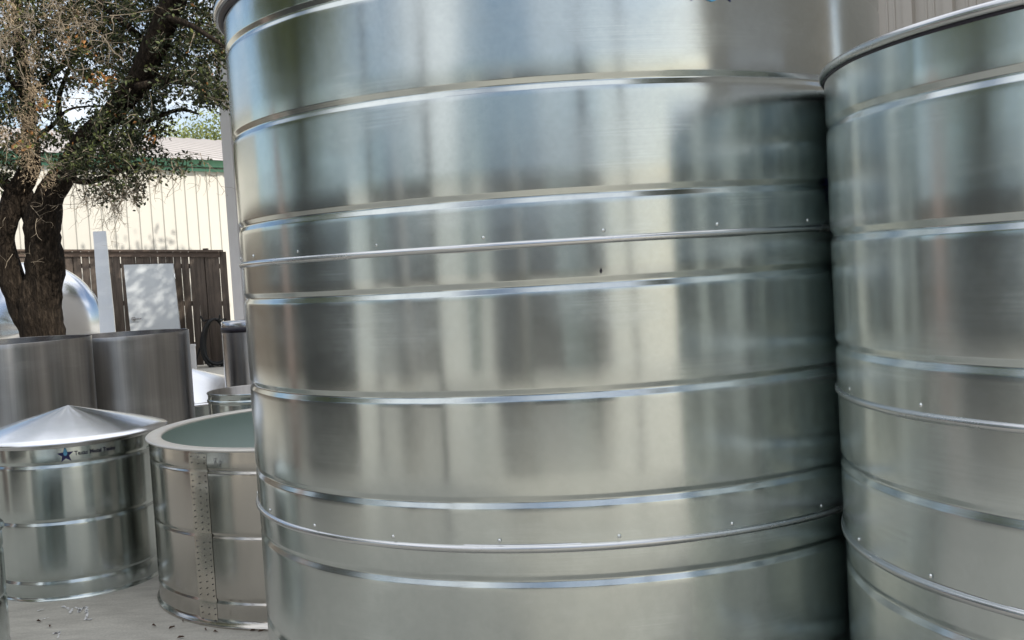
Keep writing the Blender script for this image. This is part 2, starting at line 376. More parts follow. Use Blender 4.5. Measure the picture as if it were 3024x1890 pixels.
def stroke_polys(pts, w_):
    ps = []
    for (x0, y0), (x1, y1) in zip(pts, pts[1:]):
        dx, dy = x1-x0, y1-y0; n_ = hypot(dx, dy) or 1; nx, ny = -dy/n_*w_/2, dx/n_*w_/2
        ps.append([(x0+nx, y0+ny), (x1+nx, y1+ny), (x1-nx, y1-ny), (x0-nx, y0-ny)])
    return ps
def rivet(parent, R, adeg, z, r=.005, h=.004, mt='rivet', nm='rivet'):
    a = rad(adeg); n = Vector((cos(a), sin(a), 0)); u = Vector((-sin(a), cos(a), 0)); up = Vector((0, 0, 1)); c = n*R+up*z
    vs = []; fs = []; K = 10
    rings = [(1.15, 0), (1.1, .25), (.8, .75), (.4, 1)]
    for s_, q in rings:
        for k in range(K): vs.append(c+(u*cos(2*pi*k/K)+up*sin(2*pi*k/K))*r*s_+n*h*q)
    vs.append(c+n*h*1.05)
    for i in range(3):
        for k in range(K): fs.append((i*K+k, i*K+(k+1) % K, (i+1)*K+(k+1) % K, (i+1)*K+k))
    for k in range(K): fs.append((3*K+k, 3*K+(k+1) % K, 4*K))
    return mesh(nm, vs, fs, M[mt], parent, True)
# ------------------------------------------------------------------ large tank A
def big_tank(name, ctr, R, joints, grooves, ztop, label, mt, riv, seed, cat='tank', lip=.03, n=320):
    o = empty(name, ctr, label, cat)
    zs = [ztop]+joints+[0.0]
    for i in range(len(zs)-1):
        zt, zb = zs[i], zs[i+1]; dr = .0015*(len(zs)-i)
        gs = [z for z in grooves if zb < z < zt]
        feats = [(z, groove(z, R+dr)) for z in gs]
        zt2 = zt-.006 if i else zt
        p = shell(zt2, zb+.004, R+dr, feats)
        lathe('shell_ring', p, mt, o, n=n, wob=.0030, seed=seed+i*.37)
    for z in joints: lathe('lap_joint', bead(z, R+.004), M['rim'], o, n=n)
    for z, angs in riv:
        for a in angs: rivet(o, R+.005, a, z+.024)
    return o
TA = big_tank('water_tank', (.193, 4.114, 0), 1.145, [1.657, .83], [2.375, 2.082, 1.783, 1.543, 1.25, .957, .737, .44, .15], 2.52,
    'tallest galvanised tank filling the middle of the photo, riveted joints, blue emblem near top', M['galv'],
    [(1.657, [-200+16.15*k+.2 for k in range(13)]), (.83, [-201+16.3*k for k in range(13)])], 1)
# eave of the conical roof overhanging the shell
lathe('roof_eave', [(1.150, 2.50), (1.172, 2.494), (1.182, 2.50), (1.186, 2.512), (1.182, 2.524), (1.17, 2.532), (.9, 2.60), (.0, 2.84)], M['rim'], TA, n=240)
lathe('gap_shade', [(1.1545, 2.499), (1.170, 2.4925), (1.170, 2.4905), (1.1545, 2.484)], M['nearblack'], TA, n=240)  # near-black ring painting the shade under the eave overhang
em = decal('star_emblem', star_polys(.105), 1.1495, rad(-69.9), 2.3665, M['navy'], TA, off=.0045)
decal('water_drop', drop_polys(.045, .17), 1.1495, rad(-69.9), 2.366, M['blue'], em, off=.0055)
# small dark puncture under the upper joint
decal('punched_hole', [[(-.004, 0), (0, -.008), (.004, 0), (.001, .009)]], 1.1480, rad(-87.4), 1.573, M['nearblack'], TA, off=.004)
# ------------------------------------------------------------------ large tank B
TB = big_tank('water_tank', (1.847, 2.708, 0), 1.01, [1.221, .845-.0], [1.914, 1.63, 1.341, 1.037, .761, .48, .2], 2.035,
    'galvanised tank cut off by the right photo edge, its rolled rim over a gap painted dark', M['galv_b'],
    [(1.221, [-182.4+20.0*k for k in range(-1, 6)]), (.845, [-181.3+19.4*k for k in range(-1, 6)])], 5)
lathe('rolled_rim', [(1.014, 2.038), (1.022, 2.038), (1.027, 2.042), (1.028, 2.050), (1.026, 2.057), (1.020, 2.061), (1.0, 2.063), (.6, 2.12), (0, 2.20)], M['rim'], TB, n=260)
lathe('gap_shade', [(1.0155, 2.0375), (1.0190, 2.0370), (1.0190, 2.0315), (1.0155, 2.031)], M['nearblack'], TB, n=260)  # near-black ring standing in for the shaded gap below the rim
em2 = decal('star_emblem', star_polys(.055), 1.0145, rad(146), 1.775, M['navy'], TB, off=.0045)
# ------------------------------------------------------------------ tank C with cone lid
R = .43
TC = empty('small_tank', (-2.493, 6.131, 0), 'short galvanised tank with a shiny cone lid and a star logo with blue writing', 'tank')
p = shell(.815, .006, R, [(z, groove(z, R, .028, .008)) for z in (.711, .411, .103)], .05) + [(R+.006, .004), (R+.006, .0)]
lathe('shell', p, M['galv_c'], TC, n=200, wob=.0022, seed=9)
lid = lathe('cone_lid', [(0.0001, .975), (.05, .962), (.2, .923), (.35, .884), (.47, .850), (.512, .836), (.520, .830), (.518, .822), (.47, .832), (.445, .834)], M['bright'], TC, n=200, wob=.0055, seed=3)
lathe('lid_band', [(.452, .834), (.454, .80), (.449, .798)], M['rim'], TC, n=160)
st = decal('star_emblem', star_polys(.042), R, rad(-71.8), .758, M['navy'], TC, rot=.05, off=.003)
decal('water_drop', drop_polys(.0125, .044), R, rad(-71.8), .776, M['blue'], st, off=.004)
decal('lettering', text_polys('Texas Metal Tanks', .031, .90), R, rad(-66.0), .752, M['ink'], TC, off=.0032)
sc = stroke_polys([(0, .03), (.012, .034), (.006, .024), (.014, .02), (.002, .012)], .0016)+stroke_polys([(.026, .034), (.022, .02)], .0016)+stroke_polys([(.01, 0), (.02, .004), (.016, -.006), (.028, 0)], .0016)
decal('pen_marks', sc, R, rad(-32), .765, M['ink'], TC, off=.0032)
# ------------------------------------------------------------------ tank D open
R = .932
TD = empty('open_tank', (-1.007, 5.92, 0), 'open stainless tank with a wide flat flange and three columns of rivets down its seam', 'tank')
p = shell(.828, .02, R, [(z, groove(z, R, .022, .006)) for z in (.737, .432, .126)], .05) + [(R+.012, .016), (R+.014, .006), (R+.012, .0)]
lathe('shell', p, M['stain_d'], TD, n=260, wob=.003, seed=14)
lathe('flange', [(R+.002, .824), (R+.012, .826), (R+.015, .832), (R+.010, .838), (R-.002, .839), (R-.060, .837), (R-.065, .832), (R-.063, .825)], M['flange'], TD, n=260)
lathe('lining', [(R-.065, .826), (R-.012, .80), (R-.012, .56), (R-.016, .552), (R-.012, .544), (R-.012, .02), (.001, .018)], M['innerpaint'], TD, n=200)
# lapped seam strip with its rivet columns
aa = [-124.7, -121.8, -119.4]
lathe('seam_strip', [(R+.0015, .815), (R+.0015, .75), (R-.003, .737), (R+.0015, .724), (R+.0015, .445), (R-.003, .432), (R+.0015, .419), (R+.0015, .139), (R-.003, .126), (R+.0015, .113), (R+.0015, .03)], M['seam'], TD, n=10, wob=.003, seed=14.3, a0=rad(-125.9), a1=rad(-118.6))
random.seed(8)
for ci, a in enumerate(aa):
    z = .80
    while z > .03:
        if min(abs(z-q) for q in (.737, .432, .126)) > .014:
            rivet(TD, R+.0035, a+random.uniform(-.12, .12), z, r=.0027, h=.0025, mt='nearblack')
        z -= .0285 if ci != 1 else .031
decal('pen_marks', stroke_polys([(0, .03), (.004, .0)], .0016)+stroke_polys([(0, .03), (.013, .032), (.01, .018), (.002, .016), (.018, .002)], .0016)+stroke_polys([(.03, .022), (.028, -.008)], .0016)+stroke_polys([(.03, .02), (.042, .018), (.04, .006), (.03, .005)], .0016), R, rad(-115.6), .765, M['ink'], TD, off=.004)
# ------------------------------------------------------------------ stainless cylinders behind
def cyl_open(name, px, py, Yc, R, zt, label, group=None, mt='stain_t', seed=0):
    c = at(px, py, Yc); c.z = 0
    o = empty(name, c, label, 'tank', group)
    lathe('shell', [(R-.004, zt-.002)]+[(R-.001, zt), (R, zt-.002)]+[(R, zt-.04-k*.08) for k in range(int((zt-.06)/.08))]+[(R, 0)], M[mt], o, n=180, wob=.002, seed=seed)
    lathe('inner_face', [(R-.004, zt-.002), (R-.005, .01)], M['stain_7'], o, n=120)
    return o
T5 = cyl_open('steel_cylinder', 15, 1010, 8.45, .62, 1.255, 'brushed dark steel cylinder in front at the left edge, below the tree trunk', 'plain steel cylinders in front of the tree', seed=21)
T6 = cyl_open('steel_cylinder', 350, 985, 9.8, .60, 1.205, 'brushed dark steel cylinder with a pale weld line, below the white door', 'plain steel cylinders in front of the tree', seed=24)
lathe('weld_line', [(.6025, 1.19), (.6025, .01)], M['flange'], T6, n=1, a0=rad(-100.0), a1=rad(-99.5))
lathe('weld_line', [(.6225, 1.24), (.6225, .01)], M['stain_t'], T5, n=1, a0=rad(-78.0), a1=rad(-77.5))
# T7 slim cylinder with dark strap
c = at(748, 960, 10.4); c.z = 0
T7 = empty('banded_drum', c, 'slim upright steel drum with a dark strap below its lid, beside the shed corner', 'drum')
lathe('shell', [(.001, 1.245), (.285, 1.243), (.292, 1.238)]+[(.292, 1.2-k*.1) for k in range(12)]+[(.292, 0)], M['stain_7'], T7, n=140, wob=.002, seed=31)
lathe('strap', [(.2925, 1.19), (.298, 1.188), (.298, 1.142), (.2925, 1.14)], M['nearblack'], T7, n=140)
# T8
c = at(762, 1160, 8.2); c.z = 0; R = .36
T8 = empty('small_tank', c, 'small open galvanised tank standing behind the open stainless tank', 'tank')
lathe('shell', [(R+.004, .806), (R+.008, .80), (R+.004, .792)]+shell(.785, 0, R, [(.745, bead(.745, R, .024, .008)), (.45, groove(.45, R, .026, .007))], .05), M['galv_c'], T8, n=160, wob=.002, seed=41)
lathe('inner_face', [(R+.004, .806), (R-.006, .80), (R-.006, .02), (.001, .018)], M['stain_t'], T8, n=120)
# low tank with blue-reflecting cone lid
c = at(505, 1085, 12.3); c.z = 0
T9 = empty('low_tank', c, 'low tank whose wide cone lid mirrors the blue sky, behind the dark cylinders', 'tank')
lathe('cone_lid', [(.001, .74), (.3, .645), (.7, .512), (1.08, .385), (1.12, .37), (1.118, .35), (1.06, .36)], M['bright'], T9, n=120, wob=.006, seed=50)
lathe('shell', [(1.05, .365), (1.05, 0)], M['galv_c'], T9, n=120)
lathe('lid_seam', [(.08, .722), (1.10, .381)], M['rim'], T9, n=1, a0=rad(-62), a1=rad(-61.3))
# E, tank at the bottom left corner
c = at(13, 1846, 4.6); c.z = 0; R = .45
TE = empty('small_tank', c+Vector((-.50, .05, 0)), 'galvanised tank of which only the right edge shows at the bottom left corner', 'tank')
lathe('shell', shell(.60, .006, R, [(z, groove(z, R, .028, .008)) for z in (.5, .3, .1)], .05)+[(R+.006, .004), (R+.006, 0)], M['galv_c'], TE, n=160, wob=.002, seed=61)
lathe('lid', [(.001, .66), (R+.01, .605), (R+.012, .595), (R+.002, .59)], M['galv_c'], TE, n=120)
# horizontal polished tank behind trunk
c = at(102, 1010, 17.4); Rh = 1.06
HT = empty('pressure_tank', (c.x, c.y, 0), 'big polished steel tank with a rounded end lying behind the tree trunk', 'tank')
HT.rotation_euler = (0, 0, math.atan2(-c.x, c.y))
vs = []; fs = []; prof = [(0.001, -.62), (.35, -.585), (.62, -.50), (.83, -.38), (.96, -.24), (1.03, -.1), (1.06, .06), (1.06, .2), (1.06, 3.0), (.9, 3.3), (.001, 3.5)]
for j in range(96):
    a = 2*pi*j/96
    for i, (r, y) in enumerate(prof):
        w_ = .012*noise.noise(Vector((cos(a)*2, sin(a)*2, y*3)))
        vs.append(((r+w_)*cos(a), y+w_, 1.06+(r+w_)*sin(a)))
m = len(prof)
for j in range(96):
    k = (j+1) % 96
    for i in range(m-1): fs.append((j*m+i, k*m+i, k*m+i+1, j*m+i+1))
mesh('body', vs, fs, M['bright'], HT, True)
m_ = MB(); m_.box((-.6, 1.5, .1), (.2, 2.4, .2)); m_.box((.6, 1.5, .1), (.2, 2.4, .2)); m_.build('saddle', M['shedtrim'], HT)
q = Matrix.Rotation(-math.atan2(-c.x, c.y), 3, 'Z') @ (at(0, 925, 17.0)-Vector((c.x, c.y, 0))); m_ = MB()
m_.tube([q+Vector((0, .35, 0)), q+Vector((0, -.06, 0))], .15, 24); m_.tube([q+Vector((0, -.03, 0)), q+Vector((0, -.075, 0))], .175, 24); m_.build('manhole', M['stain_t'], HT)
# leaning metal strip
a_, b_2 = at(293, 683, 16.0), at(320, 1000, 15.5)
strip = empty('sheet_metal_panel', (b_2.x, b_2.y, 0), 'tall narrow shiny sheet metal panel propped up in front of the brown fence', 'panel')
d_ = (a_-b_2).normalized(); low = b_2+d_*(-(b_2.z)/d_.z); ux = Vector((1, 0, 0))
m_ = MB(); w0, w1 = .092, .118
Lp = (a_-low); n_up = d_.cross(ux).normalized()
vs = []; fs = []; K = 24
for k in range(K+1):
    p = low+Lp*k/K-Vector((b_2.x, b_2.y, 0)); ww = w1+(w0-w1)*k/K; bow = n_up*(.012*noise.noise(Vector((k*.35, 1, 3))))
    for (x, h) in ((-ww, .02), (-ww, 0), (-ww*.4, 0), (ww*.4, 0), (ww, 0), (ww, .02)):
        vs.append(p+ux*x-n_up*h*-1+bow)
for k in range(K):
    for i in range(5): fs.append((k*6+i, k*6+i+1, k*6+7+i, k*6+6+i))
mesh('panel', vs, fs, M['strip'], strip)
# door leaning on fence
P1, P2, P3 = at(365, 782, 21.35), at(510, 778, 21.35), at(385, 975, 21.1)
dr = empty('spare_door', (P1.x, 21.2, 0), 'plain pale door with a lever handle leaning against the fence', 'door')
ox = Vector((P1.x, 21.2, 0)); w_ = P2-P1; dn = (P3-P1).normalized(); hgt = P1.z/(-dn.z)
th = Vector((0, .045, 0)); q = [P1-ox, P2-ox, P2-ox+dn*(P2.z/(-dn.z)), P1-ox+dn*hgt]
mesh('leaf', [*q, *[v+th for v in q]], [(3, 2, 1, 0), (4, 5, 6, 7), (0, 1, 5, 4), (1, 2, 6, 5), (2, 3, 7, 6), (3, 0, 4, 7)], M['door'], dr)
hp = at(391, 942, 21.05)-ox; m_ = MB(); hp.y = q[0].y-.25; m_.tube([hp+Vector((0, .4, 0)), hp-Vector((0, .02, 0))], .036, 12); m_.tube([hp-Vector((0, .02, 0)), hp+Vector((.16, -.02, .0))], .014, 8); m_.build('handle', M['stain_t'], dr)
m_ = MB()
for k in (.25, 1.0, 1.75): m_.box(q[1]+dn*k+Vector((.008, .02, 0)), (.018, .03, .1))
m_.build('hinge', M['rivet'], dr)
# hose on fence hook
hc = at(640, 1010, 21.4); random.seed(3)
ho = empty('garden_hose', (hc.x, 21.4, 0), 'coiled black hose hanging on the right end of the fence', 'hose')
m_ = MB()
for k in range(8):
    pts = []; rx = .25+random.uniform(-.04, .05); rz = .45+random.uniform(-.05, .06)
    for j in range(29):
        a = 2*pi*j/28; z = hc.z+.0+rz*cos(a)*(1 if cos(a) > 0 else 1.08)
        pts.append((rx*sin(a)*(1-.15*cos(a))+.01*k-.02, -.05-.018*k+.01*sin(3*a), z+.45-rz))
    m_.tube(pts, .024, 8)
m_.build('coil', M['rubber'], ho, True)
for sx in (-.16, .14):
    m_ = MB(); m_.tube([(sx, .2, hc.z+.43), (sx, -.24, hc.z+.43), (sx*1.25, -.28, hc.z+.53)], .018, 8); m_.build('hook', M['rubber'], ho)
m_ = MB(); m_.tube([(-.2, -.06, hc.z), (-.32, -.05, hc.z-.1), (-.4, -.05, hc.z-.3), (-.42, -.04, .02)], .016, 8); m_.build('loose_end', M['rubber'], ho)
# short white post near fence
c = at(573, 1090, 19.5); m_ = MB(); m_.tube([(0, 0, 0), (0, 0, .52)], .05, 14); m_.tube([(0, 0, .52), (0, 0, .56)], .06, 14)
o = m_.build('pipe_stub', M['shedtrim'], None, False); o.location = (c.x, c.y, 0); tag(o, 'short pale pipe standing on the slab beside the dark cylinder', 'pipe')
# chalk scribble on slab
def gpt(px, py):
    d = ray(px, py); return d*(-HC/d.z)+Vector((0, 0, HC))
m_ = MB(); random.seed(5)
for (pl, w_) in (([(185, 1792), (200, 1797), (208, 1812), (215, 1796)], .012), ([(222, 1795), (236, 1800), (232, 1810), (246, 1796), (256, 1795), (254, 1815)], .013), ([(256, 1800), (258, 1818), (252, 1831), (270, 1830)], .012), ([(110, 1806), (132, 1800)], .008), ([(120, 1832), (150, 1824)], .007), ([(160, 1872), (178, 1868), (170, 1888)], .012), ([(235, 1768), (290, 1762)], .006)):
    P = [gpt(*q) for q in pl]
    for a, b2 in zip(P, P[1:]):
        for k in range(5):
            c0 = a.lerp(b2, (k+random.random()*.5)/5); s_ = w_*random.uniform(.35, .8)
            m_.add([(c0.x+s_*cos(t*pi/3)*random.uniform(.6, 1.2), c0.y+s_*1.6*sin(t*pi/3)*random.uniform(.6, 1.2), .004) for t in range(6)], [tuple(range(6))])
o = m_.build('chalk_scribble', M['chalk']); tag(o, 'faint white chalk scribble on the concrete in front of the cone lidded tank', 'chalk mark')
# fallen leaves
random.seed(11)
where = {0: 'in the bottom left corner'}
spots = [(115, 1838), (148, 1852), (540, 1838), (508, 1857), (607, 1863), (637, 1869), (534, 1886), (746, 1866), (770, 1868), (455, 1851)]
for i, (px, py) in enumerate(spots):
    p = gpt(px, py); L_ = random.uniform(.012, .022); w_ = L_*random.uniform(.22, .4); a = random.uniform(0, 3.1)
    vs = [(-L_, 0, .003), (-L_*.3, w_, .012), (L_*.5, w_*.8, .009), (L_, 0, .004), (L_*.4, -w_, .013), (-L_*.4, -w_*.8, .006)]
    o = mesh('fallen_leaf', vs, [(0, 1, 2, 3), (0, 3, 4, 5)], M['leafdry']); o.location = (p.x, p.y, .002); o.rotation_euler = (0, 0, a)
    lab = ('small dry brown leaf lying on the concrete slab below the cone lidded tank' if px < 300 else
           'small dry brown leaf on the concrete near the foot of the open stainless tank')
    tag(o, lab, 'leaf', 'dry leaves scattered on the slab below the cone lidded tank' if px < 300 else 'dry leaves scattered on the slab by the stainless tank')
# ------------------------------------------------------------------ oak
def limb_mesh(mb, pts, rs, n=14, seed=0):
    # smooth with Catmull-Rom and add lumps
    P = [Vector(p) for p in pts]; out = []; ro = []
    for i in range(len(P)-1):
        p0, p1, p2, p3 = P[max(i-1, 0)], P[i], P[i+1], P[min(i+2, len(P)-1)]
        for k in range(5):
            t = k/5; out.append(.5*((2*p1)+(p2-p0)*t+(2*p0-5*p1+4*p2-p3)*t*t+(3*p1-p0-3*p2+p3)*t**3)); ro.append(rs[i]+(rs[i+1]-rs[i])*t)
    out.append(P[-1]); ro.append(rs[-1])
    b = len(mb.v); mb.tube(out, ro, n)
    for i in range(b, len(mb.v)):
        v = mb.v[i]; ax = out[(i-b)//n]; d = (v-ax); q = 1+.16*noise.noise(v*3.5+Vector((seed, 0, 0)))+.10*noise.noise(v*14)
        mb.v[i] = ax+d*q
def leaf_quads(V, Fc, MI, c, L_, W_, rnd, m):
    # random oriented diamond, slightly folded
    z = Vector((rnd.gauss(0, 1), rnd.gauss(0, 1), rnd.gauss(0, 1)-.3)).normalized()
    x = z.orthogonal().normalized(); x = Matrix.Rotation(rnd.uniform(0, 6.28), 3, z) @ x; y = z.cross(x)
    b = len(V)
    V += [c, c+x*L_*.45+y*W_+z*W_*.3, c+x*L_, c+x*L_*.45-y*W_+z*W_*.3]; Fc.append((b, b+1, b+2, b+3)); MI.append(m)
oak = empty('oak_tree', tuple(at(132, 1000, 13.0).xy)+(0,), 'live oak with a dark forked trunk and small leaves in front of the cream building', 'tree')
O0 = Vector((oak.location.x, oak.location.y, 0))
S_ = 1.25
def A_(x, y, Y): return at(x*S_, y*S_, Y)-O0       # x, y measured on the 2419-pixel-wide view
px2r = lambda w_, Y: w_*S_/F*Y/2*.92
mb = MB()
Yt = 13.0
base = A_(100, 800, Yt)
limb_mesh(mb, [Vector((base.x+.02, base.y, -.05)), Vector((base.x, base.y, .45)), base, A_(92, 740, Yt), A_(88, 690, Yt), A_(98, 640, Yt), A_(104, 590, Yt)], [px2r(w_, Yt) for w_ in (165, 122, 108, 110, 96, 60, 30)], 22, 1)
limb_mesh(mb, [A_(92, 790, Yt), A_(66, 735, Yt), A_(30, 660, Yt-.05), A_(8, 590, Yt-.1), A_(10, 530, Yt-.1), A_(38, 460, Yt), A_(70, 400, Yt), A_(72, 330, Yt+.1), A_(62, 230, Yt+.2), A_(48, 120, Yt+.2), A_(40, 0, Yt+.2), A_(30, -120, Yt+.2)], [px2r(w_, Yt) for w_ in (70, 84, 68, 58, 58, 60, 50, 40, 36, 34, 28, 16)], 14, 2)
limb_mesh(mb, [A_(104, 790, Yt), A_(102, 700, Yt), A_(108, 610, Yt-.05), A_(98, 540, Yt-.1), A_(112, 480, Yt), A_(150, 415, Yt), A_(195, 345, Yt-.2), A_(250, 280, Yt-.4), A_(320, 205, Yt-.6), A_(362, 120, Yt-.8), A_(395, 40, Yt-1), A_(425, -40, Yt-1.2), A_(470, -200, Yt-1.4)], [px2r(w_, Yt) for w_ in (80, 95, 92, 86, 80, 62, 58, 56, 58, 62, 58, 50, 30)], 16, 3)
limb_mesh(mb, [A_(86, 520, Yt), A_(62, 470, Yt+.05), A_(52, 430, Yt+.1), A_(74, 385, Yt)], [px2r(w_, Yt) for w_ in (60, 50, 44, 40)], 12, 4)
random.seed(21)
subs = [((150, 415), (210, 430), (290, 400), (330, 395), 20, 12.8), ((195, 345), (150, 300), (140, 230), (180, 120), 26, 13.4), ((250, 280), (330, 290), (420, 260), (470, 270), 18, 12.4), ((320, 205), (400, 190), (470, 200), (520, 180), 20, 12.0),
        ((362, 120), (300, 60), (240, 10), (200, -60), 22, 12.8), ((62, 230), (130, 170), (200, 120), (260, 90), 22, 13.3), ((72, 330), (120, 300), (160, 260), (220, 250), 16, 13.5), ((48, 120), (100, 60), (160, 40), (220, -30), 20, 13.4),
        ((38, 460), (-20, 400), (-60, 330), (-100, 200), 34, 13.0), ((395, 40), (450, 60), (500, 90), (530, 110), 18, 11.7), ((250, 280), (240, 340), (260, 380), (300, 420), 10, 12.6), ((62, 230), (20, 180), (-10, 100), (-40, 0), 20, 13.0)]
for s0, s1, s2, s3, w_, Yb in subs:
    dY = random.uniform(-.7, .7)
    limb_mesh(mb, [A_(*s0, Yb), A_(*s1, Yb+dY*.4), A_(*s2, Yb+dY*.8), A_(*s3, Yb+dY)], [px2r(w_, 13), px2r(w_*.75, 13), px2r(w_*.5, 13), px2r(w_*.25, 13)], 8, 5)
mb.build('trunk', M['bark'], oak, True)
# crown: clusters (x, y, radius, twig count, depth) on the same view
rnd = random.Random(77)
blobs = [(40, 60, 95, 150, 13), (130, 40, 90, 150, 13.3), (220, 40, 85, 150, 13.2), (300, 50, 80, 130, 13), (390, 40, 80, 120, 12.5), (470, 50, 55, 80, 12.2), (500, 110, 42, 70, 12),
         (430, 130, 55, 90, 12.2), (340, 140, 60, 90, 12.8), (250, 130, 70, 110, 13), (160, 130, 60, 72, 13.2), (60, 170, 70, 110, 13.2), (120, 190, 40, 26, 13.5),
         (470, 190, 45, 66, 12), (505, 215, 28, 44, 11.9), (400, 205, 46, 46, 12.2), (320, 230, 55, 90, 12.6), (230, 235, 42, 26, 13), (30, 260, 55, 90, 13), (190, 300, 46, 42, 12.8), (280, 300, 55, 96, 12.5),
         (350, 285, 36, 34, 12.3), (325, 335, 32, 26, 12.4), (240, 360, 50, 60, 12.5), (170, 380, 36, 40, 12.6), (300, 380, 45, 56, 12.4), (380, 385, 30, 18, 12.3), (435, 388, 20, 8, 12.2), (30, 350, 45, 66, 13), (20, 420, 30, 30, 13),
         (250, 430, 34, 30, 12.5), (300, 440, 28, 16, 12.4), (110, 330, 34, 24, 12.9), (100, 250, 30, 16, 13.3),
         # beyond the frame
         (120, -130, 170, 330, 13.2), (330, -130, 170, 330, 12.6), (-120, 60, 150, 260, 13), (-150, -200, 200, 300, 13), (180, -330, 220, 330, 13), (480, -80, 110, 190, 12), (420, -300, 150, 220, 12.5), (-120, 280, 90, 110, 13)]
V = []; Fc = []; MI = []; tw = MB()
for (bx, by, br, cnt, Yb) in blobs:
    c = A_(bx, by, Yb); rr = br*S_/F*Yb; inview = by > -40 and bx > -40
    for k in range(cnt):
        while True:
            q = Vector((rnd.uniform(-1, 1), rnd.uniform(-1, 1), rnd.uniform(-1, 1)))
            if q.length < 1: break
        p = c+Vector((q.x*rr, q.y*max(rr*1.5, .6), q.z*rr))
        d = Vector((rnd.gauss(0, 1), rnd.gauss(0, 1), rnd.gauss(-.2, .7))).normalized()
        Lt = rnd.uniform(.10, .24); p2 = p+d*Lt+Vector((0, 0, -.03))
        if inview: tw.tube([p, p.lerp(p2, .5)+Vector((rnd.uniform(-.02, .02), 0, rnd.uniform(-.02, .02))), p2], [.004, .003, .0015], 3, cap=False)
        sun_side = rnd.random()
        for j in range(rnd.randint(9, 15)):
            t = rnd.random(); cc = p.lerp(p2, t)+Vector((rnd.gauss(0, .028), rnd.gauss(0, .028), rnd.gauss(0, .028)))
            r = rnd.random(); m = (0 if r < .35 else 1 if r < .72 else 2 if r < .97 else 3) if (bx < 270 and by < 150) else (0 if r < .68 else 1 if r < .95 else 2 if r < .993 else 3)  # yellower mix upper left: sunlit tone put into the leaf colour
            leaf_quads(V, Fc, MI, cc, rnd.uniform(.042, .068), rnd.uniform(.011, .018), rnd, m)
for (bx, by, n_) in ((250, 190, 40), (225, 195, 30), (400, 190, 25), (50, 345, 25), (105, 245, 25), (90, 310, 15), (190, 100, 14), (360, 325, 12)):   # orange autumn leaves
    for k in range(n_): leaf_quads(V, Fc, MI, A_(bx+rnd.gauss(0, 16), by+rnd.gauss(0, 8), 12.3+rnd.uniform(-.2, .2)), .055, .018, rnd, 3 if rnd.random() < .7 else 2)
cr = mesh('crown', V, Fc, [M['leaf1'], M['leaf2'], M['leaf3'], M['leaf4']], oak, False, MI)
# bare twigs
def twig(p, d, L_, r, depth, mb_):
    pts = [p]; q = p.copy(); dd = d.copy(); n_ = 5
    for k in range(n_):
        dd = (dd+Vector((rnd.gauss(0, .3), rnd.gauss(0, .3), rnd.gauss(-.03, .3)))).normalized(); q = q+dd*L_/n_; pts.append(q.copy())
    mb_.tube(pts, [r*(1-.6*i/n_) for i in range(n_+1)], 4 if r > .004 else 3, cap=False)
    if depth > 0:
        for k in range(rnd.randint(2, 3)):
            i = rnd.randint(1, n_); nd = (dd+Vector((rnd.gauss(0, .8), rnd.gauss(0, .8), rnd.gauss(0, .8)))).normalized(); twig(pts[i], nd, L_*.62, r*.6, depth-1, mb_)
for k in range(52):   # lichen-grey twigs on the sunny near side
    p = A_(rnd.uniform(-10, 280), abs(rnd.gauss(20, 110)), rnd.uniform(11.6, 12.4)); twig(p, Vector((rnd.uniform(-.6, 1), rnd.uniform(-.5, .3), rnd.uniform(-.8, .2))).normalized(), rnd.uniform(.22, .42), .006, 2, tw)
for k in range(60):   # hanging bare twigs below the crown, right of the trunk
    p = A_(rnd.uniform(170, 340), rnd.uniform(390, 470), rnd.uniform(12.2, 13)); twig(p, Vector((rnd.uniform(-.7, .7), rnd.uniform(-.3, .3), -.7)).normalized(), rnd.uniform(.22, .4), .005, 2, tw)
for k in range(7):
    p = A_(rnd.uniform(10, 130), rnd.uniform(420, 620), 12.6+rnd.uniform(-.2, .2)); twig(p, Vector((rnd.uniform(-.8, .8), -.3, rnd.uniform(-.5, .5))).normalized(), rnd.uniform(.15, .3), .004, 1, tw)
for k in range(22):
    p = A_(rnd.uniform(330, 500), rnd.uniform(360, 430), 12.1); twig(p, Vector((rnd.uniform(-.6, .8), 0, -.5)).normalized(), rnd.uniform(.2, .34), .004, 1, tw)
tw.build('twigs', M['twig'], oak)
ms = MB()
for (x, y, r, n_) in ((65, 290, 28, 420), (78, 215, 24, 300), (72, 140, 22, 220), (25, 75, 30, 260), (130, 20, 40, 340), (75, 400, 30, 200), (120, 425, 20, 120), (180, 45, 30, 220), (60, 350, 26, 320), (20, 20, 30, 200), (150, 100, 18, 100), (10, 320, 16, 90), (100, 240, 14, 90)):
    for k in range(n_):
        c = A_(x+rnd.gauss(0, r*.5), y+rnd.gauss(0, r*.7), 12.45+rnd.uniform(-.15, .1)); d = Vector((rnd.gauss(0, 1), rnd.gauss(0, 1), rnd.gauss(0, 1))).normalized()*rnd.uniform(.03, .08)
        s_ = d.orthogonal().normalized()*.004; ms.add([c-s_, c+s_, c+d], [(0, 1, 2)])
ms.build('moss', M['moss'], oak)
